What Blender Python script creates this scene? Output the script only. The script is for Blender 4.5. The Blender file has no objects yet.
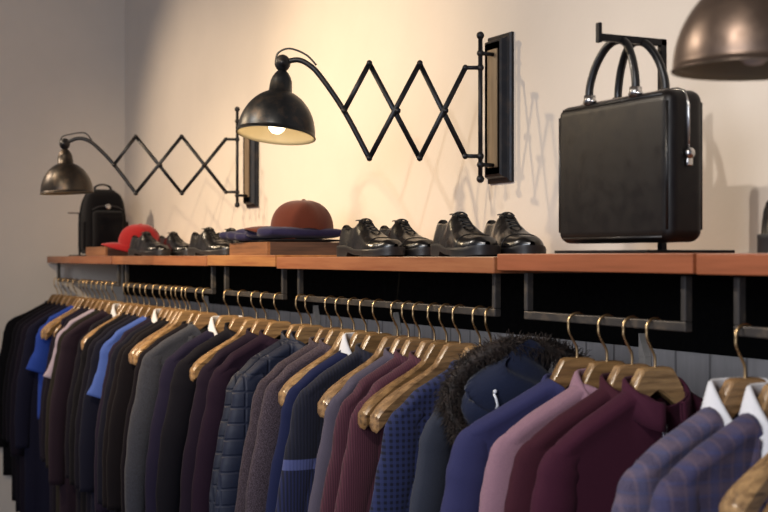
import bpy, bmesh, math, random
from mathutils import Vector, Matrix
R = random.Random(7)
SC = bpy.context.scene
COL = SC.collection
EYE = 1.60
A = math.atan(634 / 1283.0)
CA, SA = math.cos(A), math.sin(A)
F = 1283.0
WALL = 1.96          # back wall
LEFT = -7.38         # left wall
RAIL = 1.55          # rail line
EDGE = 1.50          # shelf front edge
TOP = EYE + 0.004    # shelf top


def along(px, n):
    """world X of the point that stands at distance n in front of the camera line, for a picture column"""
    rel = px + 250.0
    return -(1.0 / rel - SA * CA / F) * F * n / (CA * CA)


# ------------------------------------------------------------------ materials
def lin(h):
    h = h.lstrip('#')
    o = []
    for i in (0, 2, 4):
        c = int(h[i:i + 2], 16) / 255.0
        o.append(c / 12.92 if c <= 0.04045 else ((c + 0.055) / 1.055) ** 2.4)
    return (*o, 1.0)


class NT:
    def __init__(s, name):
        s.m = bpy.data.materials.new(name)
        s.m.use_nodes = True
        s.t = s.m.node_tree
        s.b = s.t.nodes['Principled BSDF']
        s.co = s.t.nodes.new('ShaderNodeTexCoord')

    def n(s, kind, **kw):
        x = s.t.nodes.new(kind)
        for k, v in kw.items():
            setattr(x, k, v)
        return x

    def l(s, a, b):
        s.t.links.new(a, b)

    def mapping(s, scale=(1, 1, 1), rot=(0, 0, 0)):
        m = s.n('ShaderNodeMapping')
        m.inputs['Scale'].default_value = scale
        m.inputs['Rotation'].default_value = rot
        s.l(s.co.outputs['Object'], m.inputs['Vector'])
        return m.outputs['Vector']

    def noise(s, scale, vec=None, detail=3, rough=0.6):
        x = s.n('ShaderNodeTexNoise')
        x.inputs['Scale'].default_value = scale
        x.inputs['Detail'].default_value = detail
        x.inputs['Roughness'].default_value = rough
        s.l(vec or s.co.outputs['Object'], x.inputs['Vector'])
        return x.outputs['Fac']

    def wave(s, scale, axis, dist=0.0, vec=None, prof='SIN', dscale=1.0):
        x = s.n('ShaderNodeTexWave', bands_direction=axis, wave_profile=prof)
        x.inputs['Scale'].default_value = scale
        x.inputs['Distortion'].default_value = dist
        x.inputs['Detail Scale'].default_value = dscale
        s.l(vec or s.co.outputs['Object'], x.inputs['Vector'])
        return x.outputs['Fac']

    def ramp(s, fac, stops):
        x = s.n('ShaderNodeValToRGB')
        e = x.color_ramp.elements
        e[0].position, e[0].color = stops[0]
        e[1].position, e[1].color = stops[-1]
        for p, c in stops[1:-1]:
            k = e.new(p)
            k.color = c
        s.l(fac, x.inputs['Fac'])
        return x.outputs['Color']

    def mix(s, fac, a, b, mode='MIX'):
        x = s.n('ShaderNodeMix', data_type='RGBA', blend_type=mode)
        for v, i in ((fac, 0), (a, 6), (b, 7)):
            if hasattr(v, 'is_output'):
                s.l(v, x.inputs[i])
            else:
                x.inputs[i].default_value = v
        return x.outputs[2]

    def bump(s, h, strength=0.3, dist=0.002):
        x = s.n('ShaderNodeBump')
        x.inputs['Strength'].default_value = strength
        x.inputs['Distance'].default_value = dist
        s.l(h, x.inputs['Height'])
        s.l(x.outputs['Normal'], s.b.inputs['Normal'])

    def set(s, color=None, rough=None, metal=None, **kw):
        if color is not None:
            if hasattr(color, 'is_output'):
                s.l(color, s.b.inputs['Base Color'])
            else:
                s.b.inputs['Base Color'].default_value = color
        if rough is not None:
            s.b.inputs['Roughness'].default_value = rough
        if metal is not None:
            s.b.inputs['Metallic'].default_value = metal
        for k, v in kw.items():
            s.b.inputs[k.replace('_', ' ')].default_value = v
        return s


MATS = {}


def cached(fn):
    def w(*a, **k):
        key = (fn.__name__, a, tuple(sorted(k.items())))
        if key not in MATS:
            MATS[key] = fn(*a, **k)
        return MATS[key]
    return w


@cached
def plain(hexc, rough=0.5, metal=0.0, spec=0.5):
    x = NT('plain ' + hexc)
    x.set(lin(hexc), rough, metal)
    x.b.inputs['Specular IOR Level'].default_value = spec
    x.l(x.ramp(x.noise(40), [(0.3, (rough * .85,) * 3 + (1,)), (0.7, (min(1, rough * 1.15),) * 3 + (1,))]), x.b.inputs['Roughness'])
    return x.m


@cached
def cloth(hexc, weave=900.0, sheen=0.02, var=0.14):
    x = NT('cloth ' + hexc)
    c = tuple(v * .72 for v in lin(hexc)[:3]) + (1,)
    d = tuple(v * (1 - var) for v in c[:3]) + (1,)
    u = tuple(min(1, v * (1 + var)) for v in c[:3]) + (1,)
    x.set(x.ramp(x.noise(weave, detail=2), [(0.35, d), (0.65, u)]), 0.85)
    x.b.inputs['Sheen Weight'].default_value = sheen
    x.b.inputs['Sheen Roughness'].default_value = 0.5
    x.b.inputs['Specular IOR Level'].default_value = 0.12
    x.bump(x.noise(weave * .7, detail=2), 0.25, 0.001)
    return x.m


@cached
def tweed(a, b, scale=420.0, lo=0.42, hi=0.58):
    x = NT('tweed ' + a)
    x.set(x.ramp(x.noise(scale, detail=4, rough=0.75), [(lo, lin(a)), (hi, lin(b))]), 0.9)
    x.b.inputs['Sheen Weight'].default_value = 0.06
    x.bump(x.noise(scale * .6), 0.6, 0.003)
    return x.m


@cached
def checked(base, line, other, size, fine=0.0, width=0.12):
    x = NT('checked ' + base)
    s = 1.0 / size * 0.314159 * 0.5 * 2
    rows = x.ramp(x.wave(s, 'Z'), [(0.5 - width, (0, 0, 0, 1)), (0.5 + width * .4, (1, 1, 1, 1))])
    cols = x.ramp(x.wave(s, 'Y'), [(0.5 - width, (0, 0, 0, 1)), (0.5 + width * .4, (1, 1, 1, 1))])
    c = x.mix(rows, lin(base), lin(line))
    c = x.mix(x.mix(0.7, (0, 0, 0, 1), cols), c, lin(other))
    if fine:
        c = x.mix(x.ramp(x.noise(500, detail=3), [(0.4, (0, 0, 0, 1)), (0.65, (fine, fine, fine, 1))]), c, lin('#c9bccb'))
    x.set(c, 0.85)
    x.b.inputs['Sheen Weight'].default_value = 0.06
    x.b.inputs['Specular IOR Level'].default_value = 0.2
    x.bump(x.noise(800), 0.25, 0.001)
    return x.m


@cached
def windowpane(base, dark, l1, l2, size):
    x = NT('windowpane ' + base)
    n = x.noise(650, detail=3)
    c = x.ramp(n, [(0.38, lin(dark)), (0.62, lin(base))])
    k = 0.314159 / size
    vz = x.mapping((1, 1, 1), (0, 0, .0))
    for axis, col, th in (('Z', l1, .80), ('Y', l2, .80)):
        wv = x.wave(k, axis, 0.4, vz)
        m = x.ramp(wv, [(th - .25, (0, 0, 0, 1)), (th + .15, (.30, .30, .30, 1))])
        c = x.mix(m, c, lin(col))
        wv = x.wave(k * 2, axis, 0.4, vz)
        m = x.ramp(wv, [(.8, (0, 0, 0, 1)), (.97, (.3, .3, .3, 1))])
        c = x.mix(m, c, lin(l2 if axis == 'Z' else l1))
    x.set(c, 0.85)
    x.b.inputs['Sheen Weight'].default_value = 0.06
    x.b.inputs['Specular IOR Level'].default_value = 0.2
    x.bump(n, 0.3, 0.001)
    return x.m


@cached
def ribbed(hexc, size=0.009, hex2=None, band=None):
    x = NT('ribbed ' + hexc)
    w = x.wave(0.314159 / size, 'Y')
    c = x.mix(x.ramp(w, [(0.1, (0.35, 0.35, 0.35, 1)), (0.6, (0, 0, 0, 1))]), lin(hexc), (0.0, 0.0, 0.0, 1))
    if band:
        sep = x.n('ShaderNodeSeparateXYZ')
        x.l(x.co.outputs['Object'], sep.inputs[0])
        mr = x.n('ShaderNodeMapRange')
        mr.inputs['From Min'].default_value = band[0] - 0.1
        mr.inputs['From Max'].default_value = band[0] + 0.1
        x.l(sep.outputs['Z'], mr.inputs['Value'])
        h = band[1] / 0.2
        msk = x.ramp(mr.outputs[0], [(0.0, (0, 0, 0, 1)), (0.5 - h, (0, 0, 0, 1)), (0.5 - h + .01, (1, 1, 1, 1)), (0.5 + h - .01, (1, 1, 1, 1)), (0.5 + h, (0, 0, 0, 1))])
        low = x.ramp(mr.outputs[0], [(0.5 - h, (1, 1, 1, 1)), (0.5, (0, 0, 0, 1))])
        c = x.mix(low, c, x.mix(w, lin(hexc), lin(band[3])))
        c = x.mix(msk, c, lin(band[2]))
    x.set(c, 0.9)
    x.b.inputs['Sheen Weight'].default_value = 0.06
    x.bump(w, 0.3, 0.002)
    return x.m


@cached
def quilted(hexc):
    x = NT('quilted ' + hexc)
    rows = x.wave(0.314159 / 0.048, 'Z', 0.6)
    cols = x.wave(0.314159 / 0.075, 'Y', 0.3)
    pr = x.ramp(rows, [(0.0, (0, 0, 0, 1)), (0.12, (.75, .75, .75, 1)), (1.0, (1, 1, 1, 1))])
    pc = x.ramp(cols, [(0.0, (0, 0, 0, 1)), (0.05, (.9, .9, .9, 1)), (1.0, (1, 1, 1, 1))])
    hh = x.mix(1.0, pr, pc, 'MULTIPLY')
    x.set(lin(hexc), 0.55)
    x.b.inputs['Specular IOR Level'].default_value = 0.3
    x.bump(hh, 0.5, 0.008)
    return x.m


@cached
def wood(light, dark, rough=0.4, axis='X', scale=1.0, streak=1.0):
    x = NT('wood ' + light)
    st = {'X': (1.5, 18, 18), 'Y': (18, 1.5, 18), 'Z': (18, 18, 1.5)}[axis]
    v = x.mapping(tuple(k * scale for k in st))
    n1 = x.noise(2.0, v, 6, 0.62)
    w = x.wave(1.2, 'Z' if axis != 'Z' else 'X', 6.0, v, dscale=1.5)
    g = x.mix(0.08 * streak, n1, w)
    c = x.ramp(g, [(0.28, lin(dark)), (0.62, lin(light))])
    x.set(c, rough)
    x.l(x.ramp(n1, [(0.3, (rough * 1.2,) * 3 + (1,)), (0.7, (rough * .85,) * 3 + (1,))]), x.b.inputs['Roughness'])
    x.bump(n1, 0.12 * streak, 0.001)
    return x.m


@cached
def leather(hexc, rough=0.3, grain=500.0, amount=0.12):
    x = NT('leather ' + hexc)
    x.set(lin(hexc), rough)
    vo = x.n('ShaderNodeTexVoronoi')
    vo.inputs['Scale'].default_value = grain
    x.l(x.co.outputs['Object'], vo.inputs['Vector'])
    x.bump(vo.outputs['Distance'], amount, 0.0008)
    x.l(x.ramp(x.noise(25), [(0.3, (rough * .8,) * 3 + (1,)), (0.7, (rough * 1.25,) * 3 + (1,))]), x.b.inputs['Roughness'])
    return x.m


@cached
def steel(hexc, rough=0.4, metal=0.85, wear=0.35, wearc='#6b6660'):
    x = NT('metal ' + hexc)
    f = x.noise(28, detail=6, rough=0.7)
    c = x.mix(x.ramp(f, [(0.5, (0, 0, 0, 1)), (0.75, (wear, wear, wear, 1))]), lin(hexc), lin(wearc))
    x.set(c, rough, metal)
    x.l(x.ramp(f, [(0.3, (rough * .8,) * 3 + (1,)), (0.7, (rough * 1.3,) * 3 + (1,))]), x.b.inputs['Roughness'])
    x.bump(f, 0.08, 0.001)
    return x.m


@cached
def glow(hexc, power):
    x = NT('glowing bulb')
    x.set(lin(hexc), 0.3)
    x.b.inputs['Emission Color'].default_value = lin(hexc)
    x.b.inputs['Emission Strength'].default_value = power
    return x.m


@cached
def plaster(hexc):
    x = NT('plaster ' + hexc)
    c = lin(hexc)
    n = x.noise(1.3, detail=5, rough=0.65)
    x.set(x.ramp(n, [(0.3, tuple(v * .95 for v in c[:3]) + (1,)), (0.7, tuple(min(1, v * 1.04) for v in c[:3]) + (1,))]), 0.85)
    x.b.inputs['Specular IOR Level'].default_value = 0.2
    x.bump(x.noise(60, detail=5), 0.12, 0.004)
    return x.m


@cached
def panelling(hexc):
    x = NT('panelling ' + hexc)
    w = x.wave(0.314159 / 0.12, 'X')
    g = x.ramp(w, [(0.0, (0, 0, 0, 1)), (0.025, (1, 1, 1, 1))])
    v = x.mapping((14, 14, 1.5))
    n = x.noise(3, v, 5)
    c = lin(hexc)
    base = x.ramp(n, [(0.3, tuple(q * .8 for q in c[:3]) + (1,)), (0.7, c)])
    x.set(x.mix(g, tuple(q * .45 for q in c[:3]) + (1,), base), 0.6)
    x.bump(g, 0.4, 0.004)
    return x.m


@cached
def boards(a, b):
    x = NT('floor boards')
    br = x.n('ShaderNodeTexBrick')
    br.inputs['Color1'].default_value = lin(a)
    br.inputs['Color2'].default_value = lin(b)
    br.inputs['Mortar'].default_value = lin('#15100c')
    br.inputs['Scale'].default_value = 1.0
    br.inputs['Brick Width'].default_value = 1.4
    br.inputs['Row Height'].default_value = 0.14
    br.inputs['Mortar Size'].default_value = 0.003
    x.l(x.co.outputs['Object'], br.inputs['Vector'])
    x.set(br.outputs['Color'], 0.45)
    return x.m


# ------------------------------------------------------------------ mesh helpers
def link(name, verts, faces, mat, parent=None, smooth=True, solid=0.0, solid_offset=0.0, subsurf=0, merge=0.0, fix=True, sharp=0):
    me = bpy.data.meshes.new(name)
    me.from_pydata([tuple(v) for v in verts], [], faces)
    if merge or fix:
        bm = bmesh.new()
        bm.from_mesh(me)
        if merge:
            bmesh.ops.remove_doubles(bm, verts=bm.verts, dist=merge)
        if fix:
            bmesh.ops.recalc_face_normals(bm, faces=bm.faces)
        bm.to_mesh(me)
        bm.free()
    me.materials.append(mat)
    if smooth:
        me.polygons.foreach_set('use_smooth', [True] * len(me.polygons))
    if sharp:
        me.set_sharp_from_angle(angle=math.radians(sharp))
    o = bpy.data.objects.new(name, me)
    COL.objects.link(o)
    if parent:
        o.parent = parent
    if solid:
        m = o.modifiers.new('thickness', 'SOLIDIFY')
        m.thickness = solid
        m.offset = solid_offset
    if subsurf:
        m = o.modifiers.new('round', 'SUBSURF')
        m.levels = m.render_levels = subsurf
    return o


class MB:
    """collects shapes of ONE part"""
    def __init__(s):
        s.v, s.f = [], []

    def add(s, v, f):
        k = len(s.v)
        s.v += [Vector(p) for p in v]
        s.f += [tuple(i + k for i in q) for q in f]
        return s

    def xf(s, m):
        s.v = [m @ p for p in s.v]
        return s

    def box(s, c, d, bevel=0.0, seg=2, rot=None):
        bm = bmesh.new()
        bmesh.ops.create_cube(bm, size=1.0)
        bmesh.ops.scale(bm, vec=d, verts=bm.verts)
        if bevel:
            bmesh.ops.bevel(bm, geom=bm.edges[:], offset=bevel, segments=seg, affect='EDGES', profile=0.5)
        m = Matrix.Translation(c) @ (rot.to_4x4() if rot else Matrix.Identity(4))
        bm.verts.ensure_lookup_table()
        s.add([m @ v.co for v in bm.verts], [[v.index for v in f.verts] for f in bm.faces])
        bm.free()
        return s

    def lathe(s, prof, seg=32, c=(0, 0, 0), close=False):
        v, f = [], []
        n = len(prof)
        for i in range(seg):
            a = 2 * math.pi * i / seg
            for r, z in prof:
                v.append((c[0] + r * math.cos(a), c[1] + r * math.sin(a), c[2] + z))
        for i in range(seg):
            j = (i + 1) % seg
            for k in range(n - 1):
                f.append((i * n + k, j * n + k, j * n + k + 1, i * n + k + 1))
        return s.add(v, f)

    def ball(s, c, r, seg=16):
        r3 = (r, r, r) if not hasattr(r, '__len__') else r
        bm = bmesh.new()
        bmesh.ops.create_uvsphere(bm, u_segments=seg, v_segments=seg // 2 + 1, radius=1)
        bm.verts.ensure_lookup_table()
        s.add([(c[0] + v.co.x * r3[0], c[1] + v.co.y * r3[1], c[2] + v.co.z * r3[2]) for v in bm.verts], [[v.index for v in q.verts] for q in bm.faces])
        bm.free()
        return s

    def tube(s, pts, rad, seg=10, side=None, cap=True):
        """rad: radius, or list of radius / (ra, rb); side: fixed vector for the ra direction"""
        pts = [Vector(p) for p in pts]
        n = len(pts)
        v, f = [], []
        prev = None
        for i, p in enumerate(pts):
            t = (pts[min(i + 1, n - 1)] - pts[max(i - 1, 0)])
            t.normalize()
            if side is not None:
                a = Vector(side)
            elif prev is None:
                a = Vector((0, 0, 1)) if abs(t.z) < 0.9 else Vector((1, 0, 0))
            else:
                a = prev
            a = (a - t * a.dot(t)).normalized()
            prev = a
            b = t.cross(a)
            r = rad[i] if hasattr(rad, '__len__') else rad
            ra, rb = r if hasattr(r, '__len__') else (r, r)
            for k in range(seg):
                g = 2 * math.pi * k / seg
                v.append(p + a * (ra * math.cos(g)) + b * (rb * math.sin(g)))
        for i in range(n - 1):
            for k in range(seg):
                k2 = (k + 1) % seg
                f.append((i * seg + k, i * seg + k2, (i + 1) * seg + k2, (i + 1) * seg + k))
        if cap:
            f.append(tuple(range(seg))[::-1])
            f.append(tuple((n - 1) * seg + k for k in range(seg)))
        return s.add(v, f)

    def grid(s, rows):
        w = len(rows[0])
        v = [p for r in rows for p in r]
        f = []
        for i in range(len(rows) - 1):
            for k in range(w - 1):
                f.append((i * w + k, i * w + k + 1, (i + 1) * w + k + 1, (i + 1) * w + k))
        return s.add(v, f)

    def build(s, name, mat, parent=None, **kw):
        return link(name, s.v, s.f, mat, parent, **kw)


def catmull(pts, per=6):
    pts = [Vector(p) for p in pts]
    out = []
    for i in range(len(pts) - 1):
        p0, p1, p2, p3 = pts[max(i - 1, 0)], pts[i], pts[i + 1], pts[min(i + 2, len(pts) - 1)]
        for k in range(per):
            t = k / per
            out.append(0.5 * ((2 * p1) + (p2 - p0) * t + (2 * p0 - 5 * p1 + 4 * p2 - p3) * t * t + (3 * p1 - p0 - 3 * p2 + p3) * t ** 3))
    out.append(pts[-1])
    return out


def table(x, pts):
    if x <= pts[0][0]:
        return pts[0][1]
    for (a, b), (c, d) in zip(pts, pts[1:]):
        if x <= c:
            t = (x - a) / (c - a)
            return b + (d - b) * t
    return pts[-1][1]


def smooth_table(x, pts):
    xs = [p[0] for p in pts]
    if x <= xs[0]:
        return pts[0][1]
    if x >= xs[-1]:
        return pts[-1][1]
    for i in range(len(pts) - 1):
        if x <= xs[i + 1]:
            t = (x - xs[i]) / (xs[i + 1] - xs[i])
            p0, p1, p2, p3 = pts[max(i - 1, 0)][1], pts[i][1], pts[i + 1][1], pts[min(i + 2, len(pts) - 1)][1]
            return 0.5 * (2 * p1 + (p2 - p0) * t + (2 * p0 - 5 * p1 + 4 * p2 - p3) * t * t + (3 * p1 - p0 - 3 * p2 + p3) * t ** 3)


def sstep(a, b, x):
    t = max(0.0, min(1.0, (x - a) / (b - a)))
    return t * t * (3 - 2 * t)


def thing(name, label, cat, loc, rz=0.0, group=None):
    o = bpy.data.objects.new(name, None)
    o.empty_display_size = 0.05
    COL.objects.link(o)
    o.location = loc
    o.rotation_euler = (0, 0, rz)
    tag(o, label, cat, group)
    return o


def tag(o, label, cat, group=None):
    o['label'] = label
    o['category'] = cat
    if group:
        o['group'] = group
    return o


def struct(o):
    o['kind'] = 'structure'
    return o


# ------------------------------------------------------------------ the room
WALLM = plaster('#d4cabe')
struct(MB().box((-2.5, WALL + 0.05, 1.7), (9.9, 0.1, 3.6)).build('wall_back', WALLM, smooth=False))
struct(MB().box((LEFT - 0.05, -1.0, 1.7), (0.1, 6.0, 3.6)).build('wall_left', WALLM, smooth=False))
struct(MB().box((-2.5, -1.0, -0.05), (10.2, 6.2, 0.1)).build('floor', boards('#6b5038', '#5a4230'), smooth=False))
struct(MB().box((-2.5, -1.0, 3.52), (10.2, 6.2, 0.1)).build('ceiling', plain('#a8a29b', 0.9), smooth=False))
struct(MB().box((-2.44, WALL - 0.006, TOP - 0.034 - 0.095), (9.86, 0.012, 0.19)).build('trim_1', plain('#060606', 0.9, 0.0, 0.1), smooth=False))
struct(MB().box((-2.44, WALL - 0.005, (TOP - 0.224) / 2), (9.86, 0.01, TOP - 0.224)).build('trim_2', panelling('#b3afad'), smooth=False))

for px, lab in ((206, 'pale metal upright on the grey wall panelling behind the dark charcoal tweed jacket'),
                (316, 'pale metal upright on the wall panelling behind the marled knitwear'),
                (396.5, 'pale metal upright on the wall panelling behind the burgundy knitwear'),
                (644, 'pale metal upright with an angled top behind the burgundy half-zip')):
    t = thing('wall_upright', lab, 'upright', (along(px, WALL - .025), WALL - 0.022, 0))
    MB().box((0, 0, 0.68), (0.024, 0.02, 1.36), 0.002).build('post', steel('#b9b2a8', 0.5, 0.0), t, smooth=False)
    MB().add([(-.012, -.01, 1.36), (.012, -.01, 1.36), (.012, .01, 1.36), (-.012, .01, 1.36), (-.012, -.01, 1.415), (-.012, .01, 1.415)],
             [(0, 1, 4), (3, 5, 2), (0, 4, 5, 3), (1, 2, 5, 4), (0, 3, 2, 1)]).build('angled_tip', steel('#b9b2a8', 0.5, 0.0), t, smooth=False)

# ------------------------------------------------------------------ shelf boards
SH = [(47, 110.8, 0.0, '#8f5a38', 'shelf board at the far left end, under the black backpack and red cap'),
      (112, 205.8, 0.0, '#9c643b', 'shelf board under the two far pairs of black shoes'),
      (207.2, 274.6, 0.002, '#a87442', 'short shelf board under the brown cap and its wooden box'),
      (276.5, 494.0, -0.004, '#9a623e', 'long shelf board under the two near pairs of black shoes'),
      (497.0, 692.5, 0.003, '#985636', 'short reddish shelf board under the black leather briefcase'),
      (696.0, None, 0.002, '#985636', 'shelf board running out of the picture on the right')]
for a, b, dz, c, lab in SH:
    xa = along(a, EDGE)
    xb = along(b, EDGE) if b else -0.43
    o = MB().box((0, 0, -0.0185), (xb - xa, WALL - EDGE - 0.004, 0.037), 0.002).build('shelf_board', wood(c, '#7c4222', 0.38, 'X'), smooth=False)
    o.location = ((xa + xb) / 2, (WALL + EDGE) / 2 - 0.002, TOP + dz)
    tag(o, lab, 'shelf', 'wooden shelf boards')

# ------------------------------------------------------------------ hanging rails
RT = TOP - 0.124     # top of the rail
STEEL = steel('#4b4846', 0.45, 0.7, 0.5, '#8a7a66')
FR = [(58.5, 119.5, 'far left black steel hanging rail, below the backpack'),
      (126.5, 214, 'black steel hanging rail below the two far pairs of shoes'),
      (226, 285, 'short black steel hanging rail below the brown cap'),
      (299.5, 498, 'long black steel hanging rail below the two near pairs of shoes'),
      (527, 689, 'short black steel hanging rail below the briefcase, holding four hangers'),
      (737, None, 'black steel hanging rail at the right edge of the picture')]
for a, b, lab in FR:
    xa = along(a, RAIL)
    xb = along(b, RAIL) if b else -0.45
    xm = (xa + xb) / 2
    t = thing('hanging_rail', lab, 'clothes rail', (xm, RAIL, TOP - 0.0375), 0, 'steel rails under the shelf')
    h = (xb - xa) / 2
    MB().box((0, 0, RT - 0.009 - TOP + 0.0375), (2 * h, 0.017, 0.018), 0.002).build('crossbar', STEEL, t, smooth=False)
    for sx in (-1, 1):
        MB().box((sx * (h - 0.007), 0, -0.0435), (0.014, 0.017, 0.085), 0.002).build('upright', STEEL, t, smooth=False)

# ------------------------------------------------------------------ hangers
HZ = RT - 0.090      # top of a hanger neck
HTOP = [(0, 0), (.03, 0), (.038, -.004), (.05, -.022), (.066, -.048), (.09, -.066), (.12, -.083), (.16, -.104), (.195, -.126), (.215, -.142), (.227, -.158)]
HBOT = [(0, -.046), (.02, -.056), (.05, -.076), (.07, -.092), (.10, -.113), (.14, -.136), (.18, -.166), (.21, -.191), (.227, -.205)]
HDEP = [(0, .0145), (.05, .015), (.1, .0165), (.16, .0225), (.21, .029), (.227, .029)]
BRASS = steel('#c9aa7c', 0.30, 1.0, 0.15, '#e0cc9c')
HWOOD = [wood('#9f7d57', '#402c1c', 0.27, 'Y', 1.9, .15), wood('#917049', '#392717', 0.27, 'Y', 1.7, .15), wood('#aa885e', '#4a3320', 0.27, 'Y', 2.0, .15)]
_hm = {}


def hanger_mesh(k, slim):
    key = (k, slim)
    if key in _hm:
        return _hm[key]
    rows = []
    ys = [i / 24 * 0.227 for i in range(-24, 25)]
    ys = [-.2335, -.2325, -.2305] + ys + [.2305, .2325, .2335]
    for y in ys:
        ay = min(abs(y), .227)
        e = 1.0
        if abs(y) > .227:
            q = (abs(y) - .227) / .0068
            e = math.sqrt(max(0.0, 1 - q * q)) * .94 + .06
        zt, zb, d = smooth_table(ay, HTOP), smooth_table(ay, HBOT), smooth_table(ay, HDEP)
        zc, hh = (zt + zb) / 2, (zt - zb) / 2
        xc = 0.016 * (ay / .227) ** 2
        ring = []
        if slim:
            d *= table(ay, [(0, 1), (.08, 1), (.2, .48)])
            xc *= .8
        d, hh = d * e, hh * e
        ch, cv = min(.0045 if slim else .0045 + .010 * sstep(.1, .2, ay), d * .5), min(.0045 if slim else .0045 + .006 * sstep(.1, .2, ay), hh * .4)
        cor = [(d, hh - cv), (d - ch, hh), (-d + ch, hh), (-d, hh - cv), (-d, -hh + cv), (-d + ch, -hh), (d - ch, -hh), (d, -hh + cv)]
        ring = []
        for q in range(8):
            a_, b_ = cor[q], cor[(q + 1) % 8]
            ring += [(xc + a_[0], y * (.90 if slim else 1), zc + a_[1]), (xc + (a_[0] + b_[0]) / 2, y * (.90 if slim else 1), zc + (a_[1] + b_[1]) / 2)]
        rows.append(ring + [ring[0]])
    m = MB().grid(rows)
    m.f.append(tuple(range(16)))
    m.f.append(tuple((len(rows) - 1) * 17 + i for i in range(16)))
    o = m.build('wooden_body', HWOOD[k], None, merge=1e-6, sharp=28)
    # hook
    r = 0.0195
    c = (0.0, 0.0925 - r)
    pts = [(0, 0, -.004), (0, 0, .012), (0, -.002, .024), (0, -.011, .040), (0, -.0185, .056)]
    for a in range(195, 1, -20):
        g = math.radians(a)
        pts.append((0, c[0] + r * math.cos(g), c[1] + r * math.sin(g)))
    p = catmull(pts, 3)
    hk = MB().tube(p, [0.0028] * (len(p) - 1) + [0.0022], 8).build('hook', BRASS)
    _hm[key] = (o, hk)
    return _hm[key]


_first = {}


def hanger(px, label, rz=0.0, k=None, slim=False):
    k = R.randrange(3) if k is None else k
    t = thing('wooden_hanger', label, 'clothes hanger', (along(px, RAIL), RAIL, HZ), rz, 'wooden hangers on the rails')
    src = hanger_mesh(k, slim)
    for o in src:
        if (k, slim) in _first:
            o = o.copy()
            COL.objects.link(o)
        o.parent = t
    _first[(k, slim)] = 1
    return t


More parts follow.
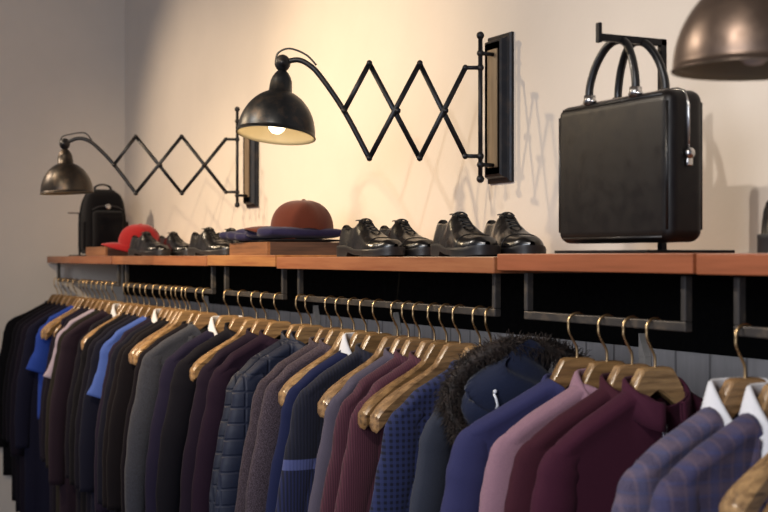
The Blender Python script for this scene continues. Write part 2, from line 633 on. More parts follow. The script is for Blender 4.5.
# ------------------------------------------------------------------ garments (local: x along the rail towards the viewer, -y towards the room, z up; origin = top of hanger neck)
class Garment:
    def __init__(s, W=.235, Wb=.215, T=.036, L=.85, seed=0, scoop=.05, nw=.058, raise_=0.0, vee=False):
        s.vee = vee
        s.W, s.Wb, s.T, s.L, s.scoop, s.nw = W, Wb, T * .85, L, scoop, nw
        s.q = random.Random(seed)
        s.ph = [s.q.uniform(0, 6.28) for _ in range(4)]
        s.rz = raise_

    def ztop(s, ay):
        return smooth_table(ay, [(0, -.036), (.05, -.037), (.066, -.043), (.09, -.056), (.13, -.077), (.17, -.098), (s.W - .035, -.126), (s.W - .012, -.143), (s.W, -.160)]) + s.rz

    def half(s, t, d, z):
        at = min(1.0, abs(t))
        e = math.sqrt(max(0.0, 1 - at ** 5))
        grow = min(1.0, math.sqrt(max(0.0, d) / .016)) * (1 - .22 * sstep(.0, .05, d) * (1 - sstep(.05, .25, d)))
        if at * s.W < .22:
            return max(s.T, .024) * e ** .5 * grow
        return s.T * e * grow

    def fold(s, y, z, d):
        a = .011 * sstep(.1, .6, d)
        return a * (math.sin(26 * y + s.ph[0] + 1.3 * z) + .6 * math.sin(47 * y + s.ph[1])) * (s.T / .04)

    def point(s, t, z, side):
        ay = abs(t) * s.W
        zt = s.ztop(ay)
        d = zt - z
        w = s.W + (s.Wb - s.W) * sstep(.0, .55, d)
        y = t * w
        x = side * s.half(t, d, z) + s.fold(y, z, d) * (1 - abs(t) ** 4) + .014 * min(1, ay / .227) ** 2 * (1 - sstep(.05, .3, d))
        if abs(t) * s.W < s.nw:     # around the neck the two sheets stand apart
            k = 1 - (abs(t) * s.W / s.nw) ** 2
            x += side * .026 * math.sqrt(k) * (1 - sstep(0, .12, d))
        return Vector((x, y, z))

    def body(s, name, mat, parent):
        m = MB()
        N, M = 40, 30
        for side in (-1, 1):
            rows = []
            for j in range(M + 1):
                v = (j / M) ** 1.7
                row = []
                for i in range(N + 1):
                    t = math.sin((i / N - .5) * math.pi) * .35 + (i / N * 2 - 1) * .65
                    ay = abs(t) * s.W
                    zt = s.ztop(ay)
                    if ay < s.nw:
                        k = 1 - (ay / s.nw) ** 1.6
                        if s.vee and side > 0:
                            k = (1 - ay / s.nw) ** .9
                        zt -= (s.scoop if side > 0 else .012) * k
                    z = zt + (-s.L - zt) * v
                    row.append(s.point(t, z, side))
                rows.append(row)
            m.grid(rows)
        return m.build(name, mat, parent, merge=2e-5, solid=.0025, solid_offset=-1)

    def sleeve(s, mat, parent, length=.62, sy=-1, puff=1.0, x0=0.0):
        W = s.W
        r = s.T / .036
        zt = s.ztop(W)
        P = [(x0 + .012, W - .075, zt + .012, .018, .016), (x0 + .012, W - .046, zt - .003, .028 * r, .036), (x0 + .011, W - .032, zt - .033, .033 * r, .045 * puff),
             (x0 + .008, W - .020, zt - .12, .036 * r, .048 * puff), (x0 + .004, W + .012, zt - .28, .035 * r, .046 * puff), (x0 + .006, W + .030, zt - .44, .032 * r, .041 * puff), (x0 + .012, W + .034, zt - length, .029 * r, .036 * puff)]
        if length < .4:
            P = P[:4] + [(x0 + .012, W + .012, zt - length, .034 * r, .060 * puff)]
        pts = catmull([(a, sy * b, c) for a, b, c, _, _ in P], 6)
        rr = catmull([(d, e, 0) for _, _, _, d, e in P], 6)
        # wrinkles: the radius breathes a little along the arm
        q = s.q
        p1, p2 = q.uniform(0, 6), q.uniform(0, 6)
        rad = []
        for i, v in enumerate(rr):
            k = 1 + .03 * math.sin(i * .9 + p1) * sstep(6, 14, i) + .02 * math.sin(i * 1.7 + p2) * sstep(6, 14, i)
            rad.append((v.x * k, v.y * k))
        return MB().tube(pts, rad, 18, side=(1, 0, 0)).build('sleeve', mat, parent)

    def front(s, y, z):
        """x of the front sheet at (y, z)"""
        t = y / s.W
        for _ in range(4):
            d = s.ztop(abs(t) * s.W) - z
            w = s.W + (s.Wb - s.W) * sstep(.0, .55, d)
            t = y / w
        return s.point(t, z, 1).x


def collar(mat, parent, name='collar', ry=.060, rx=.040, z0=-.048, fall=.06, leaf=.036, stand=.03, end=158, flare=.014, adv=.02, gap=1.0, up=0.0):
    rows = []
    n = 36
    for i in range(n + 1):
        th = math.radians(-end + 2 * end * i / n)
        f = sstep(math.radians(60), math.radians(end), abs(th))
        bx, by = -math.cos(th), math.sin(th)
        cx, cy = bx * rx + adv * f, by * ry * gap
        z = z0 - fall * f + up * (1 - f) * max(0, -bx)
        lf = leaf * (1 + .25 * f)
        row = [(cx + bx * .004, cy + by * .004, z - stand), (cx, cy, z - stand * .5), (cx - bx * .001, cy - by * .001, z - .004), (cx + bx * .003, cy + by * .003, z),
               (cx + bx * .008, cy + by * .008, z - .004), (cx + bx * (.008 + flare * .5), cy + by * (.008 + flare * .5), z - lf * .5), (cx + bx * (.008 + flare), cy + by * (.008 + flare), z - lf)]
        if leaf <= 0.001:
            row = row[:4] + [(cx + bx * .006, cy + by * .006, z - .004), (cx + bx * .008, cy + by * .008, z - stand * .6), (cx + bx * .010, cy + by * .010, z - stand)]
        rows.append(row)
    return MB().grid(rows).build(name, mat, parent, solid=.002)


def lapels(g, mat, parent, low=-.42, wide=.105):
    for sy in (-1, 1):
        rows = []
        for i in range(17):
            v = i / 16
            z = -.085 + (low + .085) * v
            yi = (g.nw + .002) * (1 - v) ** .9 + .002
            yo = table(v, [(0, .082), (.2, wide - .004), (.24, wide - .022), (.26, wide), (.6, .07), (1, .012)])
            row = []
            for k in range(6):
                y = sy * (yi + (yo - yi) * k / 5)
                lift = .005 + .006 * math.sin(math.pi * k / 5)
                row.append((g.front(y, z) + lift, y, z))
            rows.append(row)
        MB().grid(rows).build('lapel', mat, parent, solid=.0025)


def shirt_inside(g, t_loc, rz, label, hexc='#f4f5fb'):
    """the shirt worn inside a jacket: only its collar and chest show"""
    t = thing('dress_shirt', label, 'shirt', t_loc, rz, 'shirts inside the jackets')
    m = cloth(hexc, 1400, .05, .03)
    collar(m, t, 'shirt_collar', ry=.060, rx=.040, z0=-.004, fall=.120, leaf=.074, stand=.034, flare=.017, adv=.042, end=168)
    rows = []
    for i in range(11):
        v = i / 10
        z = -.09 - .26 * v
        w = .062 * (1 - v) + .006
        rows.append([(g.front(k / 4 * w, z) + .0025, k / 4 * w, z) for k in range(-4, 5)])
    MB().grid(rows).build('shirt_front', m, t, solid=.001)
    return t


def coat_button(g, mat, parent, z, y=0.004):
    MB().lathe([(0.0, .004), (.006, .004), (.008, .002), (.008, 0)], 14).xf(Matrix.Translation((g.front(y, z) + .006, y, z)) @ Matrix.Rotation(math.pi / 2, 4, 'Y')).build('button', mat, parent)


def garment(px, kind, mat, label, short, *, W=.24, T=.036, L=.86, rz=0.0, shirt=None, hk=None, dx=0.0, inner=None):
    """hanger plus the garment on it"""
    hanger(px, 'wooden hanger holding ' + short, rz, hk, True)
    loc = (along(px, RAIL) + dx, RAIL, HZ)
    cat = {'suit': 'jacket', 'coat': 'coat', 'knit': 'sweater', 'polo': 'polo shirt', 'shirt': 'shirt', 'puffer': 'jacket', 'zip': 'sweater', 'parka': 'parka'}[kind]
    name = {'suit': 'suit_jacket', 'coat': 'overcoat', 'knit': 'knit_sweater', 'polo': 'polo_shirt', 'shirt': 'button_shirt', 'puffer': 'puffer_jacket', 'zip': 'zip_sweater', 'parka': 'parka'}[kind]
    t = thing(name, label, cat, loc, rz, 'clothes on the rails')
    g = Garment(W - (.04 if kind == 'polo' else 0), W + (-.03 if kind == 'polo' else .02), T, L, seed=int(px * 10), scoop=.24 if shirt else {'suit': .07, 'coat': .06}.get(kind, .035), nw=.074 if shirt else .058, vee=bool(shirt))
    g.body('body', mat, t)
    for sy in (-1, 1):
        if kind == 'polo':
            g.sleeve(mat, t, .22, sy)
        else:
            g.sleeve(mat, t, {'coat': .68}.get(kind, .62), sy, 1.06 if kind in ('puffer', 'parka') else 1.0)
    if kind in ('suit', 'coat'):
        collar(mat, t, fall=.115, leaf=.040, z0=-.064 if shirt else -.036, ry=.079 if shirt else .065, rx=.046, adv=.036, end=164)
        lapels(g, mat, t)
        for z in (-.45, -.55):
            coat_button(g, plain('#1c1a1d', .4), t, z)
    elif kind == 'shirt':
        collar(mat, t, z0=-.018, fall=.085, leaf=.052, stand=.034, flare=.016, adv=.034, end=166)
        rows = [[(g.front(y, z) + .003, y, z) for y in (-.016, -.008, 0, .008, .016)] for z in [-.10 - .05 * i for i in range(14)]]
        MB().grid(rows).build('button_placket', mat, t, solid=.0015)
        for z in (-.16, -.25, -.34, -.43):
            coat_button(g, plain('#d8cfd6', .35), t, z, 0)
    elif kind == 'polo':
        collar(mat, t, z0=-.04, fall=.04, leaf=.032, flare=.012)
    elif kind == 'knit':
        collar(mat, t, 'neckband', z0=-.028, fall=.03, leaf=0, stand=.032, ry=.062, end=178, adv=.006)
    elif kind == 'puffer':
        collar(mat, t, z0=-.020, fall=.045, leaf=0, stand=.05, end=165, adv=.016)
        MB().tube([(g.front(0, z) + .004, 0, z) for z in [-.11 - .05 * i for i in range(14)]], .003, 6).build('zip', steel('#3a3d44', .4, .8), t)
    elif kind == 'zip':
        collar(mat, t, z0=-.020, fall=.042, leaf=0, stand=.054, end=163, adv=.018)
        zz = [(-.105 - .02 * i) for i in range(9)]
        MB().tube([(g.front(0, z) + .004, 0, z) for z in zz], .003, 6).build('zip', steel('#8b8a90', .3, .9), t)
        MB().box((g.front(0, -.13) + .009, -.004, -.128), (.003, .009, .028), .001).build('zip_pull', steel('#c9c9d2', .25, .9), t)
    if shirt:
        shirt_inside(g, loc, rz, *shirt)
    return t, g


def bare(px, label, rz=0.0, k=None):
    return hanger(px, label, rz, k)


BLACK, INK, NAVY = '#131217', '#171723', '#1b1e35'
# --- far left rail
garment(57.5, 'coat', cloth('#0f0e11'), 'long black coat at the far left end of the rail, nearest the side wall', 'the long black coat at the far left end', W=.275, T=.030, L=1.0, rz=-.10)
garment(61.5, 'suit', cloth('#17141a'), 'black jacket hanging second from the far left end', 'the second garment from the far left end', W=.25, T=.030, L=1.12)
garment(66, 'suit', cloth('#191620'), 'blackish jacket hanging third from the far left end', 'the third garment from the far left end', W=.25, T=.028, L=1.16)
garment(71, 'coat', cloth('#1d1826'), 'dark aubergine jacket hanging fourth from the far left end', 'the fourth garment from the far left end', W=.25, T=.028, L=1.2)
garment(76.5, 'suit', cloth('#1a1b30'), 'dark navy jacket just left of the bright blue polo shirt', 'the dark navy jacket just left of the blue polo', W=.25, T=.028, L=1.2)
garment(83, 'polo', cloth('#2c4aa8'), 'bright royal blue short-sleeved polo shirt near the far left end', 'the bright blue polo near the far left end', W=.262, T=.034, L=.62, rz=-.08)
bare(86.5, 'empty wooden hanger directly right of the bright blue polo shirt', .0)
bare(90, 'empty wooden hanger two left of the pale lilac shirt, second after the blue polo', .03, 1)
garment(95, 'suit', cloth('#1c182a'), 'dark purple jacket right of the first empty hanger from the left', 'the dark purple jacket left of the lilac shirt', W=.205, T=.028, L=1.1)
garment(100, 'suit', cloth('#1a1622'), 'blackish purple jacket hanging directly left of the pale lilac shirt', 'the blackish jacket directly left of the lilac shirt', W=.215, T=.028, L=1.1)
garment(105, 'polo', cloth('#b3a6b8'), 'pale lilac grey short-sleeved shirt among the dark jackets at far left', 'the pale lilac grey shirt', W=.264, T=.03, L=.75, rz=-.10)
garment(109.5, 'suit', cloth('#2a2723'), 'dark olive charcoal jacket directly right of the lilac shirt', 'the dark olive charcoal jacket', W=.235, T=.03, L=1.14)
garment(116, 'coat', cloth('#2a1f2b'), 'long dark plum-brown coat at the right end of the far left rail', 'the long dark plum-brown coat', W=.245, T=.034, L=1.25)
# --- second rail
garment(127.5, 'suit', cloth('#1c1a24'), 'black jacket with white shirt collar showing, leftmost on the second rail', 'the jacket with white collar, leftmost on the second rail', W=.215, T=.026, L=1.1,
        shirt=('white shirt whose collar shows inside the leftmost jacket of the second rail',))
bare(132, 'empty light wooden hanger right of the long plum-brown coat', .03, 2)
garment(138, 'suit', cloth('#15141a'), 'black jacket directly right of the empty hanger by the plum-brown coat', 'the black jacket right of the plum coat', W=.235, T=.028, L=1.1)
garment(144, 'suit', cloth('#181724'), 'blackish navy jacket, second to the left of the light blue shirt', 'the blackish navy jacket two left of the light blue shirt', W=.235, T=.028, L=1.1)
garment(149.5, 'suit', cloth('#181a2c'), 'dark navy jacket directly left of the light blue short-sleeved shirt', 'the dark navy jacket directly left of the light blue shirt', W=.235, T=.028, L=1.1)
garment(157, 'polo', cloth('#4d68b8'), 'light blue short-sleeved shirt on the second rail between dark jackets', 'the light blue short-sleeved shirt', W=.268, T=.032, L=.75, rz=-.08)
garment(164, 'coat', cloth('#241d30'), 'dark purple-navy coat directly right of the light blue shirt', 'the dark purple-navy coat right of the light blue shirt', W=.222, T=.032, L=1.2)
garment(170, 'suit', cloth('#191a28'), 'midnight jacket with a white collar peeking out, centre of second rail', 'the midnight jacket with white collar', W=.232, T=.028, L=1.1,
        shirt=('white shirt whose collar shows inside the midnight jacket at the second rail\'s centre',))
garment(175.5, 'suit', cloth('#19151a'), 'blackish brown jacket two places left of the empty hangers on the second rail', 'the blackish brown jacket on the second rail', W=.23, T=.028, L=1.1)
garment(180, 'suit', cloth('#161319'), 'black jacket directly left of the pair of empty hangers on the second rail', 'the black jacket left of the two empty hangers', W=.228, T=.026, L=1.1)
bare(186, 'empty wooden hanger, left one of two just left of the charcoal tweed jacket', .02, 0)
bare(190, 'empty wooden hanger, right one of two beside the dark tweed jacket', .03, 2)
garment(200.5, 'suit', cloth('#130f18'), 'black jacket directly left of the charcoal tweed jacket', 'the black jacket left of the charcoal tweed', W=.24, T=.034, L=1.1)
garment(207.5, 'suit', tweed('#1d1f28', '#383c49'), 'charcoal grey tweed jacket with fine texture at the second rail\'s right end', 'the charcoal tweed jacket', W=.245, T=.038, L=1.05, rz=-.03)
# --- third rail
garment(229, 'suit', cloth('#242037'), 'dark violet-navy jacket with white collar, left end of third rail', 'the violet-navy jacket with white collar', W=.24, T=.036, L=1.0,
        shirt=('white shirt whose collar shows inside the violet-navy jacket',))
garment(243, 'puffer', cloth('#17161f'), 'black jacket with stand collar beside the violet-navy jacket', 'the black stand-collar jacket', W=.24, T=.036, L=1.0)
bare(256.5, 'big empty wooden hanger in front of the black stand-collar jacket', -.07, 2)
garment(266, 'knit', cloth('#241a2a'), 'dark aubergine sweater, left one of two on the third rail', 'the left dark aubergine sweater', W=.23, T=.034, L=.9)
garment(279.5, 'knit', cloth('#2a1b2c'), 'dark aubergine sweater, right one of two, beside the quilted jackets', 'the right dark aubergine sweater', W=.23, T=.034, L=.9)
# --- fourth rail
garment(301.5, 'puffer', quilted('#212636'), 'slate blue quilted jacket, left one of two', 'the left quilted jacket', W=.235, T=.027, L=.9, rz=.02)
garment(311, 'puffer', quilted('#242a3d'), 'slate blue quilted jacket, right one of two, beside marled knits', 'the right quilted jacket', W=.24, T=.027, L=.9)
garment(331, 'knit', tweed('#23171c', '#594c57', 330, .40, .68), 'purple-brown marled knit sweater, left one of two', 'the left marled sweater', W=.235, T=.027, L=.9)
garment(341.5, 'knit', tweed('#261a20', '#5f525e', 330, .40, .68), 'purple-brown marled knit sweater, right one of two', 'the right marled sweater', W=.235, T=.027, L=.9)
bare(354, 'large empty wooden hanger between the marled sweaters and navy blazer', .02, 2)
garment(366, 'suit', cloth('#262c50'), 'navy blue blazer with a white collar inside, beside the striped rib knit', 'the navy blazer beside the striped knit', W=.24, T=.027, L=.95,
        shirt=('white shirt whose collar shows inside the navy blazer',))
garment(379, 'knit', ribbed('#0e1126', .009, band=(-.340, .015, '#474e7c', '#1a214a')), 'dark navy ribbed sweater with a pale blue stripe across', 'the striped ribbed sweater', W=.245, T=.027, L=.9)
bare(397.5, 'large empty wooden hanger between striped ribbed sweater and grey cardigan', .02, 0)
garment(408.5, 'knit', cloth('#5f5866'), 'thin grey sweater directly left of the burgundy ribbed sweater', 'the thin grey sweater', W=.23, T=.026, L=.9)
garment(419.5, 'knit', ribbed('#461c2b', .0055), 'burgundy ribbed sweater, left one of two burgundy knits beside grey sweater', 'the left burgundy ribbed sweater', W=.225, T=.027, L=.9)
garment(434.5, 'knit', ribbed('#4b1f2e', .0055), 'burgundy sweater, right one of two, beside the double empty hangers', 'the right burgundy ribbed sweater', W=.225, T=.027, L=.9)
bare(446.5, 'empty thick wooden hanger, rear one of a close pair beside the checked jacket', -.10, 1)
bare(460, 'empty thick grained wooden hanger, front one of a close pair by checked jacket', -.10, 0)
garment(480, 'suit', checked('#151829', '#232a4a', '#2a3158', .014), 'navy and blue small-checked jacket beside the fur-hooded parka', 'the navy checked jacket', W=.235, T=.029, L=.9, rz=-.08)

# --- parka with fur hood
pk, pg = garment(491, 'puffer', cloth('#3b3f4c', 700, .03), 'dark grey-blue parka with a big brown fur-trimmed hood', 'the fur-hooded parka', W=.235, T=.034, L=.95, dx=.02, rz=.30)
pk.name = 'hooded_parka'
pk['category'] = 'parka'
for ch in list(pk.children):
    if ch.name.startswith('zip'):
        ch.name = 'front_zip'
hood_m = cloth('#232a42', 600, .1)
rows = []
for j in range(19):
    v = j / 18
    row = []
    for i in range(33):
        u = i / 32 * 2 * math.pi
        y = -.045 + .120 * math.cos(u) * math.sin(math.pi * (v * .92 + .04)) ** .7
        x = .13 + .055 * math.sin(u) * math.sin(math.pi * (v * .92 + .04)) ** .7
        z = .0 - .19 * v + .02 * math.cos(u)
        k = .010 * math.sin(9 * v + 3 * u) + .008 * math.sin(5 * u + 14 * v)
        row.append((x + k, y + k, z + k * .6))
    rows.append(row)
UNR = Matrix.Rotation(-.30, 4, 'Z')
MB().grid(rows).xf(UNR).build('hood', hood_m, pk, merge=1e-5)
fm = NT('fur')
fm.set(fm.ramp(fm.noise(60), [(.3, lin('#120d0c')), (.7, lin('#33261f'))]), .7)
fur = MB()
ring = catmull([(.15, .13, -.03), (.14, .07, .0), (.125, .01, .010), (.115, -.06, .008), (.09, -.125, -.03), (.085, -.165, -.09), (.10, -.165, -.15), (.13, -.14, -.19)], 14)
qf = random.Random(3)
for i in range(6500):
    k = qf.uniform(0, len(ring) - 1.01)
    a = int(k)
    p = ring[a].lerp(ring[a + 1], k - a)
    d = Vector((qf.gauss(0, 1), qf.gauss(0, 1), qf.gauss(0, 1) + .1)).normalized()
    tdir = (ring[a + 1] - ring[a]).normalized()
    d = (d + tdir * qf.uniform(-.2, .5)).normalized()
    b = p + d * qf.uniform(.0, .02)
    ln = qf.uniform(.018, .036)
    e = b + d * ln + Vector((0, 0, -.012))
    sd = d.cross(Vector((.3, .5, .8))).normalized() * .0009
    up = d.cross(sd).normalized() * .0009
    mid = b + d * ln * .6 + Vector((0, 0, -.003))
    fur.add([b + sd, b - sd * .5 + up, b - sd * .5 - up, mid + sd * .7, mid - sd * .4 + up * .7, mid - sd * .4 - up * .7, e], [(0, 1, 4, 3), (1, 2, 5, 4), (2, 0, 3, 5), (3, 4, 6), (4, 5, 6), (5, 3, 6)])
fur.tube(ring, [.018] * len(ring), 8)
fo = fur.xf(UNR).build('fur_trim', fm.m, pk, fix=False)
fo['label'] = 'dark brown fur trim'
MB().tube([(.178, -.112, -.085), (.184, -.110, -.095), (.184, -.106, -.110), (.178, -.106, -.117)], .003, 6).ball((.180, -.110, -.08), .0045, 10).xf(UNR).build('cord_stop', plain('#d9dce4', .3), pk)

# --- fifth rail
garment(577, 'suit', cloth('#3a3b64', 1000, .03), 'bright navy blue suit jacket, leftmost on the short rail below the briefcase', 'the bright navy suit jacket below the briefcase', W=.265, T=.040, L=.9, rz=-.22)
garment(607, 'shirt', tweed('#7d5b69', '#96727f', 900.0, .40, .60), 'dusty pink shirt hanging between the navy suit jacket and burgundy knits', 'the dusty pink shirt', W=.25, T=.036, L=.85, rz=-.16)
garment(632, 'zip', cloth('#46202c', 700), 'dark burgundy sweater directly right of the dusty pink shirt', 'the dark burgundy sweater right of the pink shirt', W=.25, T=.032, L=.85, rz=-.12)
garment(655, 'zip', cloth('#4a2133', 700), 'plum half-zip sweater with metal zip pull at its open collar', 'the plum half-zip sweater', W=.25, T=.036, L=.85, rz=-.06)
# --- sixth rail
garment(745, 'suit', windowpane('#575066', '#3a3549', '#78666f', '#4d5478', .042), 'violet-grey plaid suit jacket, left one of two at right, with white collar', 'the left plaid suit jacket', W=.25, T=.044, L=.9, rz=-.09,
        shirt=('white shirt with collar standing inside the left plaid jacket', '#f8f8fc'))
garment(785, 'suit', windowpane('#494259', '#302b40', '#655560', '#3e4570', .046), 'darker violet plaid suit jacket, right one of two at the right edge', 'the right plaid suit jacket', W=.25, T=.042, L=.9, rz=-.11,
        shirt=('white shirt with collar standing inside the darker plaid jacket at right edge', '#f8f8fc'))
bare(840, 'thick wooden hanger end at the bottom right corner, upper one', -.04, 2)
bare(885, 'thick wooden hanger end at the bottom right corner, lower one', -.04, 1)


# ------------------------------------------------------------------ wall lamps
def wall_lamp(x_rod, ang, label, cen, q, e, curve, rimz, bulb_on, shade_hex, tilt=0.0, pitch=0.0, R_=.112):
    """x_rod: world X of the swivel rod; ang: heading of the arm; e: tops / bottoms / crossings measured along the arm"""
    n_rod = 1.88
    z0 = EYE
    t = thing('wall_lamp', label, 'wall lamp', (x_rod, WALL, z0 + .43), 0, 'scissor-arm wall lamps')
    blk = steel('#26282d', .45, .75, .35, '#5a4c40')
    y_r = n_rod - WALL
    # back plate with a stepped, sloping moulding
    H, W = .43, .13
    prof = [(1.0, 0.0), (1.0, -.008), (.93, -.012), (.80, -.016), (.72, -.030), (.62, -.034)]
    v, f = [], []
    for k, y in prof:
        dx, dz = W / 2 * k, H / 2 - W / 2 * (1 - k) * 1.0
        v += [(-dx, y, -dz), (dx, y, -dz), (dx, y, dz), (-dx, y, dz)]
    for i in range(len(prof) - 1):
        for k in range(4):
            f.append((i * 4 + k, i * 4 + (k + 1) % 4, i * 4 + 4 + (k + 1) % 4, i * 4 + 4 + k))
    f.append((0, 3, 2, 1))
    m = Matrix.Translation((-.012, 0, 0))
    MB().add(v, f).xf(m).build('back_plate', blk, t, smooth=False)
    dx, dz = W / 2 * .62, H / 2 - W / 2 * .38
    MB().box((-.012, -.032, 0), (2 * dx * .66, .005, 2 * dz * .9), .001).build('plate_panel', wood('#7d6a52', '#65543f', .55, 'Z'), t, smooth=False)
    # rod with ball ends and two brackets
    mb = MB().tube([(0, y_r, -.2), (0, y_r, .2)], .0065, 12).ball((0, y_r, .206), .0115).ball((0, y_r, -.206), .0115)
    mb.build('swivel_rod', blk, t)
    for z in (.155, -.165):
        MB().tube([(-.004, -.034, z), (0, y_r, z)], .006, 8).ball((0, y_r, z), .0105, 12).build('bracket', blk, t)
    d = Vector((math.cos(ang), math.sin(ang), 0))
    nrm = Vector((-d.y, d.x, 0))

    def at(ee, hh, off=0.0):
        return Vector((0, y_r, 0)) + d * ee + Vector((0, 0, hh - .43)) + nrm * off
    e0, c1, t1, c2, t2, jn = e
    top, bot = cen + q, cen - q

    def bar(p, q_, off):
        b = MB().tube([at(*p, off), at(*q_, off)], [(.0075, .0028)] * 2, 8, side=(0, 0, 1))
        return b
    bars = [((e0, top - .012), (t1, bot), .004), ((e0, bot + .006), (t1, top), -.004), ((t1, top), (t2, bot), .004), ((t1, bot), (t2, top), -.004), ((t2, top), (jn, cen), .004)]
    for p, q2, off in bars:
        bar(p, q2, off).build('scissor_bar', blk, t)
    for z in (top - .012, bot + .006):
        MB().tube([at(0, z), at(e0, z)], .006, 8).ball(at(e0, z), .009, 10).ball(at(0, z), .0105, 12).build('pivot_bracket', blk, t)
    for p in ((t1, top), (t1, bot), (t2, top), (t2, bot), (c1, cen), (c2, cen), (jn, cen)):
        MB().tube([at(*p, -.012), at(*p, .012)], .0085, 10).build('pivot_pin', blk, t)
    cp = catmull([at(t2, bot, -.004)] + [at(jn, cen, -.004)] + [at(a, b) for a, b in curve], 8)
    MB().tube(cp, .0078, 10).build('curved_arm', blk, t)
    be, bh = curve[-1]
    B = at(be, bh)
    wire = catmull([at(curve[-3][0] - .02, curve[-3][1] - .0), at(curve[-3][0] + .01, curve[-3][1] + .03), at((curve[-2][0] + be) / 2, bh + .042), at(be + .012, bh + .03), at(be + .02, bh + .004)], 6)
    MB().tube(wire, .0028, 6).build('cable', plain('#17171a', .5), t)
    MB().ball(B, (.023, .023, .025), 20).tube([B + nrm * -.026, B + nrm * .026], .012, 14).build('knuckle', blk, t)
    # shade
    top_h = bh - .02
    rim = rimz
    hgt = top_h - rim
    dome = .134
    sh = MB()
    nb = hgt - dome
    prof = [(.010, 0.0), (.013, -.003), (.019, -.009), (.026, -.020), (.031, -.034), (.034, -nb - .006), (.037, -nb - .008)]
    a0 = math.acos(.037 / R_)
    for i in range(1, 15):
        a = a0 * (1 - i / 14)
        prof.append((R_ * math.cos(a), -hgt + (dome - .008) * math.sin(a) / math.sin(a0)))
    prof += [(R_ + .002, -hgt + .002), (R_ + .002, -hgt)]
    M = Matrix.Translation(at(be, top_h) + Vector((0, 0, 0))) @ Matrix.Rotation(tilt, 4, nrm) @ Matrix.Rotation(pitch, 4, d)
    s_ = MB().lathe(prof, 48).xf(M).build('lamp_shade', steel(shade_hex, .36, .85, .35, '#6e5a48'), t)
    inner = [(r - .003, z - .0005) for r, z in prof[6:]]
    inner = [(.004, inner[0][1])] + inner
    li = MB().lathe(inner, 48).xf(M).build('shade_lining', plain('#b3a685', .6), s_, fix=True)
    bz = -hgt + .036
    bulb = MB().lathe([(.0, -.030), (.012, -.028), (.022, -.018), (.027, -.002), (.025, .014), (.016, .032), (.013, .05), (.0, .052)], 20).xf(M @ Matrix.Translation((0, 0, bz)))
    bulb.build('bulb', glow('#ffe9c8', 5.0) if bulb_on else plain('#efe9dd', .25), t)
    if bulb_on:
        ld = bpy.data.lights.new('lamp_bulb_light', 'POINT')
        ld.energy = .5
        ld.color = (1, .78, .52)
        ld.shadow_soft_size = .03
        lo = bpy.data.objects.new('lamp_bulb_light', ld)
        COL.objects.link(lo)
        lo.parent = t
        lo.location = M @ Vector((0, 0, bz - .045))
    return t


ANG = math.atan2(-CA, -SA)
XR = -3.180
wall_lamp(XR, ANG, 'scissor-arm wall lamp in the middle with its lit bulb showing', .4195, .136, (.043, .100, .174, .237, .3185, .391), [(.457, .516), (.491, .551), (.526, .566), (.568, .5565)], .343, True, '#2a2d32', math.radians(-5), math.radians(8))
wall_lamp(XR - 2.05, ANG, 'far left scissor-arm wall lamp with dark shade above the backpack', .396, .1225, (.049, .143, .2385, .3315, .4365, .53), [(.602, .472), (.647, .504), (.6925, .509), (.7425, .4865)], .274, False, '#353231', math.radians(3))
wall_lamp(XR + 2.05, math.atan2(-.619, -.252), 'near wall lamp at the upper right, only its shade in view, coloured warm-lit', .40, .12, (.043, .125, .21, .295, .385, .465), [(.53, .475), (.575, .505), (.62, .505), (.668, .462)], .262, False, '#6d5c50', 0)  # same metal as the other shades; warm light is put into its brown colour


# ------------------------------------------------------------------ shoes
LEATHER = leather('#0b0a0b', .24, 300, .05)
SOLEM = plain('#141213', .5)
_shoe = []


